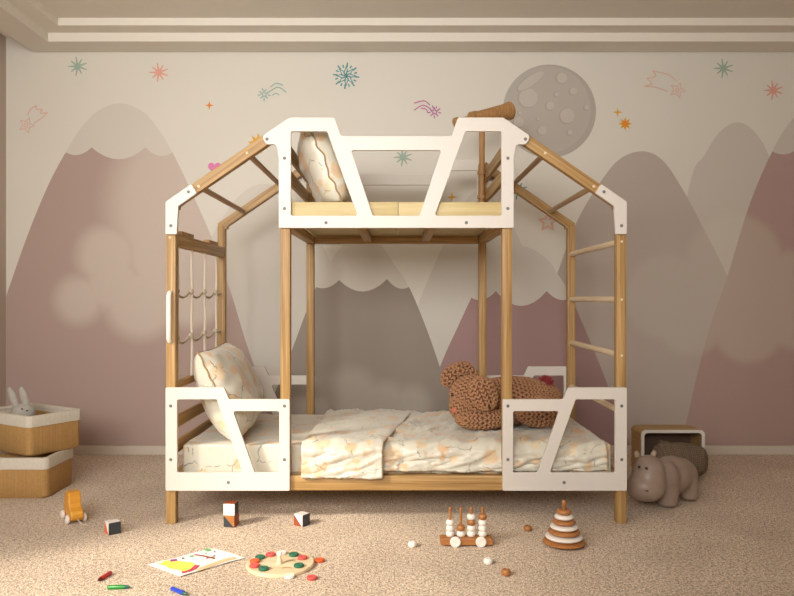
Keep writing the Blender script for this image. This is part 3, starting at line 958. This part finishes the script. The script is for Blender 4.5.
def rim_me(w, d, h0, h1, t=.018, r=.028):
    bm = bmesh.new()
    def loop(e, z, rr): return [bm.verts.new((p.x, p.y, z)) for p in round_poly([(-w/2-e,-d/2-e),(w/2+e,-d/2-e),(w/2+e,d/2+e),(-w/2-e,d/2+e)], rr)]
    ls = [loop(.001, h0, r), loop(.006, h0+.001, r), loop(.006, h1-.002, r), loop(.003, h1+.003, r), loop(-t, h1+.003, r*.7), loop(-t-.002, h1-.002, r*.7), loop(-t-.002, h1-.010, r*.7), loop(-t+.003, h1-.010, r*.7), loop(-.013, h0, r)]
    n = len(ls[0])
    for a, b in zip(ls, ls[1:]+ls[:1]):
        for k in range(n): bm.faces.new((a[k], a[(k+1)%n], b[(k+1)%n], b[k]))
    return finish(bm)
BW, BD, BH = .46, .30, .204
def basket(label, loc, rz):
    r = thing('storage_basket', label, 'basket', loc, rz, 'stacked jute baskets')
    link('basket_body', basket_me(BW, BD, 0, BH-.004), JUTE, r); link('linen_rim', rim_me(BW, BD, BH-.056, BH-.001), LINEN, r)
    return r
basket('woven jute basket with linen rim standing on the carpet, lower of the two', (-1.775-BW/2, .405+BD/2, 0), 0)
ang = math.radians(-31)   # local -Y/+X corner sits at (-1.90,.44)
cr = Matrix.Rotation(ang, 2) @ Vector((BW/2, -BD/2))
UB = (-1.872-cr.x, .415-cr.y, BH+.004)
basket('woven jute basket with linen rim holding a grey bunny, upper of the two', UB, ang)
# grey bunny
BN = thing('bunny_toy', 'small grey knitted bunny peeking out of the upper basket', 'plush toy', (-1.985, .60, BH+.03))
hz = P(22.5,410,.59)
me = organic([((hz.x, .60, hz.z-.015), (.062,.048,.050), None), ((hz.x, .60, hz.z-.10), (.05,.045,.075), None)], .006, 4)
link('body', me, GREYK, BN, mw=Matrix())
for (bx, by, tx, ty) in ((16.5,407,9,387.5),(26.5,406,21,387)):
    b0 = P(bx, by, .60); b1 = P(tx, ty, .60); dd = b1-b0
    bm = bmesh.new(); a_tube(bm, [b0-dd*.2, b0+dd*.05, b0+dd*.35, b0+dd*.65, b0+dd*.9, b0+dd*1.0], [.010,.016,.020,.020,.013,.005], 14)
    for v in bm.verts: v.co.y = .60+(v.co.y-.60)*.55
    link('ear', finish(bm), GREYK, BN, mw=Matrix())
for ex, ey in ((22,409),(27,410.5)): link('eye', ell_me((.0042,)*3, 10, 8), BLACK, BN, mw=Matrix.Translation(P(ex, ey, .553)))

# ------------------------------------------------------------ cubby box with knitted cushion
CB = thing('storage_box', 'open oak-veneer cubby box with white front rim standing by the back wall', 'box', (1.575, .93, 0))
bw, bh, bd = .362, .268, .165
def box_shell(w, h, t, dep, r):
    o = round_poly([(-w/2,0),(w/2,0),(w/2,h),(-w/2,h)], r); i = round_poly([(-w/2+t,t),(w/2-t,t),(w/2-t,h-t),(-w/2+t,h-t)], r*.7)
    return plate_me([[(v.x, v.y) for v in o], [(v.x, v.y) for v in i]], dep, .001)
bx = P(641,470,.85).x+bw/2
link('shell', box_shell(bw, bh, .012, bd, .028), OAKX, CB, mw=Matrix.Translation((bx, .855+bd/2, 0)) @ Matrix.Rotation(PI/2, 4, 'X'))
link('front_rim', box_shell(bw-.001, bh-.0005, .017, .012, .028), WHITE, CB, mw=Matrix.Translation((bx, .855-.006, 0.0003)) @ Matrix.Rotation(PI/2, 4, 'X'))
link('back_panel', box_me((bw-.03, .008, bh-.03), .001), plain('dark_back_panel', (96,74,58), .7), CB, mw=Matrix.Translation((bx, .855+bd-.006, bh/2)))
bm = bmesh.new()
a_ell(bm, (0,0,0), (1,1,1), None, 48, 30)
def sq(v, e): return math.copysign(abs(v)**e, v)
for v in bm.verts:
    q = v.co.copy()
    v.co = Vector((sq(q.x,.66)*.158, sq(q.y,.7)*.088, sq(q.z,.68)*.097))
    if q.y > 0: v.co.x = v.co.x*.80-.012; v.co.z = v.co.z*.80+.010
    v.co.x += .016*noise.noise(q*1.7); v.co.z += .018*noise.noise(q*2+Vector((4,4,4)))
me = finish(bm); 
cu = link('knit_cushion', me, KNITC, None, mw=Matrix.Translation((bx+.030, .835, .104)) @ Matrix.Rotation(math.radians(5), 4, 'Y') @ Matrix.Rotation(math.radians(-12), 4, 'Z'))
tag(cu, 'brown chunky-knit cushion stuffed into the cubby box by the back wall', 'cushion')

# ------------------------------------------------------------ hippo
HP = thing('hippo_toy', 'mauve leather hippo toy standing on the carpet beside the ladder end of the bed', 'toy animal', (1.34, .33, 0))
dirv = math.degrees(math.atan2(.17, .20))
Rz = R3('Z', 36)
hip = [((1.375,.37,.128), (.120,.100,.098), Rz), ((1.43,.41,.118), (.095,.095,.092), Rz), ((1.30,.29,.140), (.085,.085,.092), Rz),
       ((1.318,.262,.070), (.056,.050,.070), None), ((1.24,.37,.070), (.045,.045,.070), None),
       ((1.468,.375,.065), (.048,.048,.066), None), ((1.41,.49,.065), (.045,.045,.066), None),
       ((1.318,.262,.022), (.052,.048,.023), None), ((1.24,.37,.022), (.042,.042,.023), None), ((1.468,.372,.022), (.046,.046,.023), None), ((1.41,.49,.022), (.043,.043,.023), None)]
for c, r, M in hip: pass
link('body', organic(hip, .007, 26), HIPPO, HP, mw=Matrix())
hh = [((1.212,.215,.192), (.072,.078,.072), None), ((1.188,.190,.118), (.094,.080,.072), None), ((1.205,.205,.155), (.082,.080,.09), None)]
hd = link('head', organic(hh, .006, 16), HIPPO, HP, mw=Matrix())
bm = bmesh.new(); a_tube(bm, [(1.235,.235,.25),(1.240,.232,.268),(1.243,.230,.280)], [.013,.013,.008], 12); link('ear', finish(bm), HIPPOL, HP, mw=Matrix())
bm = bmesh.new(); a_tube(bm, [(1.170,.262,.245),(1.166,.262,.262),(1.164,.262,.272)], [.013,.013,.008], 12); link('ear', finish(bm), HIPPOL, HP, mw=Matrix())
for (ex, ey) in ((639.3,467),(646.5,468.3)):
    link('eye', ell_me((.0062,)*3, 12, 8), BLACK, HP, mw=Matrix.Translation(P(ex, ey, .139)))
link('mouth', ell_me((.008,.004,.003), 12, 8), plain('mouth_stitch', (90,62,54), .7), HP, mw=Matrix.Translation(P(647,491,.112)))

# ------------------------------------------------------------ small toys on the carpet
# car
CARP = G(70.5,522); 
CR = thing('toy_car', 'amber wooden toy car with white wheels on the carpet by the baskets', 'toy car', (CARP.x, CARP.y+.03, 0), math.radians(36))
prof = [(-.075,.016),(.075,.016),(.083,.028),(.080,.055,.02),(.045,.068,.02),(.030,.088,.02),(.026,.132,.02),(-.03,.134,.03),(-.062,.100,.03),(-.078,.062,.02)]
me = plate_me([[(v.x, v.y) for v in round_poly(prof, .008)]], .054, .006)
link('car_body', me, TOYY, CR, rot=(PI/2, 0, -PI/2))
for sx in (-1, 1):
    for yy in (-.050, .048):
        w = link('wheel', lathe_me([(0,-.007),(.017,-.007),(.020,-.004),(.020,.004),(.017,.007),(.006,.007),(.005,.005),(0,.005)], 24), WHITEW, CR, loc=(sx*.036, yy, .0205), rot=(0, sx*PI/2, 0))
bm = bmesh.new(); a_tube(bm, [(0,-.080,.026),(0.004,-.095,.018),(.012,-.115,.007),(.03,-.128,.004)], .0016, 6); link('pull_string', finish(bm), ROPE, CR)

# painted cubes
def block(label, loc, rz, cols, s=.052, face_tri=None, tilt=None):
    """cols: materials for -Y, +X, +Z, -X ; face_tri: second material on a diagonal half of -Y"""
    bm = bmesh.new(); a_box(bm, (0,0,s/2), (s,s,s), .0015, 1)
    mats = []
    def mi(m):
        if m not in mats: mats.append(m)
        return mats.index(m)
    for f in bm.faces:
        f.normal_update(); n = f.normal
        if n.y < -.7: f.material_index = mi(cols[0])
        elif n.x > .7: f.material_index = mi(cols[1])
        elif n.z > .7: f.material_index = mi(cols[2])
        elif n.x < -.7: f.material_index = mi(cols[3])
        else: f.material_index = mi(cols[2] if abs(n.z) > .3 else cols[0])
    me = bpy.data.meshes.new('block'); 
    if face_tri:
        h = s/2-.0012
        for (side, m2, flip) in face_tri:
            e = s/2+.0002
            tri = [(-h,.0012),(h,.0012),(-h,s-.0012)] if not flip else [(h,.0012),(h,s-.0012),(-h,.0012)]
            if side == '-y': vs = [bm.verts.new((a, -e, b)) for a, b in tri]
            else: vs = [bm.verts.new((-e, -a, b)) for a, b in tri]
            f = bm.faces.new(vs); f.material_index = mi(m2)
    bm.to_mesh(me); bm.free()
    for m in mats: me.materials.append(m)
    o = link('toy_block', me, None, None, loc=loc, rot=(0,0,rz)); return tag(o, label, 'toy block', 'painted toy blocks')
g = G(111,534.5); block('white and charcoal wooden block with an orange-red triangle, alone on the bright carpet at left', (g.x, g.y+.02, 0), math.radians(40), (C_NAVY, WHITEW, WHITEW, WHITEW), face_tri=[('-x', C_ORANGE, False)])
g = G(230,527.5); block('charcoal and wood block at the bottom of the two-block stack', (g.x, g.y+.026, 0), math.radians(-12), (TOYB, C_RUST, TOYB, C_NAVY), face_tri=[('-y', C_NAVY, False)])
block('white-faced rust-topped block, upper of the two-block stack', (g.x-.002, g.y+.026, .0522), math.radians(-6), (WHITEW, C_NAVY, C_RUST, C_RUST))
g = G(301,527); block('white wooden block with a rust triangle, alone on the carpet right of the two-block stack', (g.x, g.y+.03, 0), math.radians(-35), (WHITEW, C_NAVY, WHITEW, C_RUST), face_tri=[('-y', C_RUST, False)])

# bead train
tg = G(466.8,547.2); TX, TY = tg.x, tg.y+.03
TR = thing('bead_train', 'caramel wooden pull-along base with four pegs and white wheels, full of beads', 'wooden toy', (TX, TY, 0))
me = plate_me([[(v.x, v.y) for v in round_poly([(-.108,.006),(.108,.006),(.108,.034),(-.108,.034)], .010)]], .056, .004)
link('base', me, TOYB, TR, rot=(PI/2,0,0))
for sx in (-.047, .058):
    for sy in (-1, 1):
        link('wheel', lathe_me([(0,-.005),(.019,-.005),(.0218,-.002),(.0218,.003),(.019,.005),(.015,.005),(.014,.0035),(0,.0035)], 28), WHITEW, TR, loc=(sx, sy*.0335, .0222), rot=(sy*-PI/2+ (0), 0, 0))
PEG = [450.1,460.9,471.2,482.6]; pegx = [(p-CX)/F*(TY-CAMY)-TX for p in PEG]
for x in pegx:
    link('peg', lathe_me([(0,0),(.0052,0),(.0052,.112),(.0066,.113),(.0070,.118),(.005,.1225),(0,.123)], 14), TOYB, TR, loc=(x, 0, .033))
bead_me = {}
def bead(colr, loc, label, group, rot=(0,0,0), name='toy_bead'):
    if colr not in bead_me:
        n = 14; prof = [(.0054,-.0112)]+[(.0108+.0068*math.cos(a), .0115*math.sin(a)) for a in [-PI/2+PI*k/n for k in range(n+1)]]+[(.0054,.0112),(.0054,-.0112)]
        me = lathe_me(prof, 28); me.materials.append(WHITEW if colr == 'w' else TOYB); bead_me[colr] = me
    o = link(name, bead_me[colr], None, None, loc=loc, rot=rot); return tag(o, label, 'bead', group)
stk = ['www','wb','wwbw','wwwb']
pn = ['the leftmost peg','the second peg from the left','the third peg from the left','the rightmost peg']
lv = ['bottom','second from bottom','third from bottom','fourth and topmost']
for i, st in enumerate(stk):
    for k, c in enumerate(st):
        pos = 'topmost' if k == len(st)-1 else lv[k]
        bead(c, (TX+pegx[i], TY, .0345+.0117+k*.0232), f"{'white' if c == 'w' else 'caramel'} bead, {pos} on {pn[i]} of the train", 'beads on the train pegs')
for (px, py, c, lb) in ((412.4,548.3,'w','loose white bead on the carpet left of the bead train'),(488.6,565.5,'w','loose white bead on the carpet just in front of the bead train'),
                        (506.6,577,'b','loose caramel bead on the carpet nearest the camera'),(528.4,532,'b','loose caramel bead on the carpet between bead train and ring tower')):
    q = G(px, py); bead(c, (q.x, q.y+.015, .0118), lb, 'loose beads on the carpet', (0,0,0))

# ring tower
TC = G(564,552.5); RY = TC.y+.088; RX = (564-CX)/F*(RY-CAMY)
ST = thing('ring_tower_stand', 'caramel wooden peg standing up through the stack of rings', 'toy stand', (RX, RY, 0))
link('peg', lathe_me([(0,.004),(.0083,.004),(.0083,.168),(.0095,.172),(.0100,.178),(.007,.184),(0,.185)], 16), TOYB, ST)
link('foot', lathe_me([(0,0),(.045,0),(.045,.004),(0,.004)], 32), TOYB, ST)
names = ['largest ring, at the bottom','second largest ring, second from the bottom','third ring from the bottom','middle ring, fourth from the bottom','third ring from the top','second ring from the top','smallest ring, at the top']
for k, r in enumerate((.087,.0765,.0655,.057,.0475,.039,.031)):
    z = .0045+.0103+k*.0205
    me = lathe_me(torus_prof(r, .0204, .0086, 18), 48)
    o = link('stacking_ring', me, TOYB if k % 2 == 0 else WHITEW, None, loc=(RX, RY, z))
    tag(o, f"{'caramel wooden' if k % 2 == 0 else 'white'} {names[k]} of the ring tower", 'toy ring', 'rings of the stacking tower')

# drawing sheet
pc = [G(147,566), G(179.5,577.7), G(245,558.7), G(213.5,549)]
c0 = sum(pc, Vector())/4
bm = bmesh.new()
def uv(u, v): # u along the long side, v across
    a = pc[0].lerp(pc[3], u); b = pc[1].lerp(pc[2], u); return a.lerp(b, v)-c0
z0 = .0045
n = 12; gr = [[bm.verts.new(uv(i/n, j/6)+Vector((0,0,z0+.0012*math.sin(i*.9)*math.cos(j)))) for j in range(7)] for i in range(n+1)]
for i in range(n):
    for j in range(6): bm.faces.new((gr[i][j], gr[i+1][j], gr[i+1][j+1], gr[i][j+1]))
for f in bm.faces: f.material_index = 0
def smear(pts, w, mi, h):
    for (a, b) in zip(pts, pts[1:]):
        A_ = uv(*a); B_ = uv(*b); d_ = (B_-A_).normalized(); s_ = Vector((-d_.y, d_.x, 0))*w*.8
        vs = [bm.verts.new(p+Vector((0,0,z0+.0016+h))) for p in (A_-s_, B_-s_, B_+s_, A_+s_)]
        bm.faces.new(vs).material_index = mi
def patch(pts, mi, h):
    vs = [bm.verts.new(uv(*p)+Vector((0,0,z0+.0016+h))) for p in pts]
    bm.faces.new(vs).material_index = mi
patch([(.10,.06),(.16,.12),(.22,.04),(.30,.10),(.36,.30),(.42,.50),(.40,.66),(.33,.70),(.28,.90),(.20,.84),(.12,.90),(.14,.66),(.09,.5),(.12,.3)], 1, 0)
smear([(.10,.86),(.16,.90),(.26,.86),(.40,.72)], .012, 2, .0002); smear([(.28,.12),(.36,.16)], .014, 3, .0003)
smear([(.26,.98),(.5,.93),(.72,.9),(.92,.86)], .012, 4, .0002); smear([(.34,.9),(.6,.84),(.85,.8)], .006, 4, .0003)
smear([(.64,.12),(.68,.30),(.70,.48),(.71,.62)], .007, 5, .0003); smear([(.69,.44),(.64,.52)], .004, 5, .0004); smear([(.70,.5),(.76,.5),(.80,.44)], .003, 6, .0004)
smear([(.84,.06),(.92,.05)], .018, 7, .0002); smear([(.56,.14),(.59,.2)], .010, 7, .0003); smear([(.44,.14),(.46,.17)], .008, 6, .0004); smear([(.90,.22),(.88,.30)], .004, 6, .0004); smear([(.76,.2),(.78,.24)], .006, 7, .0004)
me = bpy.data.meshes.new('drawing_sheet'); bmesh.ops.recalc_face_normals(bm, faces=bm.faces)
bm.to_mesh(me); bm.free()
for m in (PAPER, colour('yellow_crayon', (244,226,96)), colour('crimson_crayon', (204,56,84)), colour('violet_crayon', (160,40,140)), colour('peach_crayon', (236,196,150)), colour('brown_crayon', (160,74,52)), colour('grey_pencil', (104,100,98)), colour('green_crayon', (112,186,120))): me.materials.append(m)
o = link('drawing_sheet', me, None, None, loc=c0); tag(o, "sheet of white paper with a child's crayon drawing lying on the carpet", 'drawing')

# felt pens
def pen(a, b, m, cap, label, r=.0075):
    a = Vector((a.x, a.y, r)); b = Vector((b.x, b.y, r)); L = (b-a).length
    t = thing('felt_pen', label, 'pen', (a+b)/2, math.atan2(b.y-a.y, b.x-a.x), 'felt pens on the carpet')
    def ax(prof): return lathe_me(prof, 18, Matrix.Rotation(PI/2, 4, 'Y'))
    link('barrel', ax([(0,-L/2),(r*.7,-L/2),(r,-L/2+.003),(r,L/2*.55),(0,L/2*.55)]), m, t)
    link('cap', ax([(0,L/2*.55),(r*.86,L/2*.55),(r*.78,L/2*.80),(r*.3,L/2),(0,L/2)]), cap, t)
pen(G(111,574.5), G(98,582.3), C_PRED, colour('dark_red_tip', (90,24,30), .4), 'short red felt pen on the carpet left of the drawing')
pen(G(107.5,589.5), G(130,589), C_PGREEN, C_TEALCAP, 'green felt pen with a dark tip on the carpet at the bottom left')
pen(G(171.5,590.5), G(187,596.5), C_PBLUE, C_TEALCAP, 'blue felt pen on the carpet below the drawing')

# round game board with counters
bc = G(280.5,565.5); RB = .128
GB = thing('game_board', 'round pale wooden game board lying on the carpet', 'game board', (bc.x, bc.y, 0))
link('board', lathe_me([(0,0),(RB-.003,0),(RB,.003),(RB,.011),(RB-.003,.014),(0,.014)], 64), BOARD, GB)
GRV = plain('groove_shade_wood', (150,116,76), .7)  # darker tone paints in the shade of grooves, on thin raised tubes
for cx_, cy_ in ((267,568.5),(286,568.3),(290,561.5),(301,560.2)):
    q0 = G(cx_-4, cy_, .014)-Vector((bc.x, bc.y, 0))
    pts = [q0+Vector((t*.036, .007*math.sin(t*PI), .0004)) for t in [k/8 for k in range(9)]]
    link('groove_shade', tube_me(pts, .0016, 6), GRV, GB)
ctr = {}
def counter(m, key, px, py, z, label):
    if key not in ctr:
        me = lathe_me([(0,0),(.0175,0),(.0190,.002),(.0190,.0075),(.0172,.0095),(.0060,.0095),(.0050,.0082),(0,.0082)], 32); me.materials.append(m); ctr[key] = me
    q = G(px, py, z+.005); o = link('game_counter', ctr[key], None, None, loc=(q.x, q.y, z)); return tag(o, label, 'game counter', 'counters of the round game board')
zb = .0142
counter(C_GREEN,'g',260,557.0,zb,'green counter at the upper left of the round board')
counter(C_RED,'r',270.6,554.2,zb,'coral red counter at the top left of the round board, beside the white one')
counter(WHITEW,'w',282.0,552.6,zb,'white counter at the far edge of the round board')
counter(C_GREEN,'g',293.8,554.3,zb,'green counter at the top right of the round board')
counter(C_RED,'r',302.4,557.4,zb,'coral red counter at the right of the round board')
counter(C_GREEN,'g',298.8,565.2,zb,'green counter at the lower right of the round board')
counter(C_GREEN,'g',263.5,568.4,zb,'green counter at the lower left of the round board')
counter(C_RED,'r',254.6,565.4,zb,'coral red counter at the left of the round board under the orange one')
counter(C_ORANGE,'o',254.8,560.9,zb,'orange counter at the left end of the round board')
counter(WHITEW,'w',289.5,576.3,.001,'loose white counter on the carpet in front of the round board')
counter(C_ORANGE,'o',319.6,560,.001,'loose orange counter on the carpet right of the round board')
counter(C_RED,'r',311.8,577.5,.001,'loose coral red counter on the carpet right of the white one')
q = G(279.5,563.5,zb)
KN = thing('peg_figure', 'small whitewashed wooden peg figure standing on the round board', 'game piece', (q.x, q.y, zb))
link('stem', lathe_me([(0,0),(.011,0),(.012,.002),(.010,.010),(.007,.018),(.007,.030),(0,.030)], 20), BOARD, KN)
link('head', ell_me((.011,.011,.010), 16, 12), WHITEW, KN, loc=(0,0,.036))

# ------------------------------------------------------------ light
def area(name, loc, target, sx, sy, energy, col, spread=180):
    L = bpy.data.lights.new(name, 'AREA'); L.shape = 'RECTANGLE'; L.size = sx; L.size_y = sy; L.energy = energy; L.color = col; L.spread = math.radians(spread)
    o = bpy.data.objects.new(name, L); COL.objects.link(o); o.location = loc
    o.rotation_euler = (Vector(target)-Vector(loc)).to_track_quat('-Z', 'Y').to_euler(); return o
area('window_daylight', (-.85, YF-.02, 2.0), (-.60, 1.44, 1.70), 2.3, 1.1, 56, (1.0,.955,.895), 95)
area('side_window_daylight', (XL-.02, -2.8, 1.7), (0, -1.2, 1.0), 1.6, 1.6, 44, (1.0,.95,.885), 160)
SU = bpy.data.lights.new('sun', 'SUN'); SU.energy = 4.9; SU.angle = math.radians(10); SU.color = (1.0,.91,.76)
so = bpy.data.objects.new('sun', SU); COL.objects.link(so)
so.rotation_euler = Vector((.70,.60,-.60)).to_track_quat('-Z', 'Y').to_euler(); so.location = (-6,-6,5)
w = bpy.data.worlds.new('world'); S.world = w; w.use_nodes = True
w.node_tree.nodes['Background'].inputs[0].default_value = (.9,.88,.85,1); w.node_tree.nodes['Background'].inputs[1].default_value = .6

# ------------------------------------------------------------ camera
cam = bpy.data.cameras.new('camera'); co = bpy.data.objects.new('camera', cam); COL.objects.link(co)
co.location = (0, CAMY, CAMZ); co.rotation_euler = (PI/2, 0, 0)
cam.sensor_width = 36; cam.lens = F*36/794; cam.clip_start = .05
S.camera = co
S.view_settings.view_transform = 'Standard'; S.view_settings.look = 'None'; S.view_settings.gamma = 1.0
S.view_settings.exposure = -0.20; S.view_settings.use_curve_mapping = False
S.cycles.max_bounces = 8; S.cycles.diffuse_bounces = 5
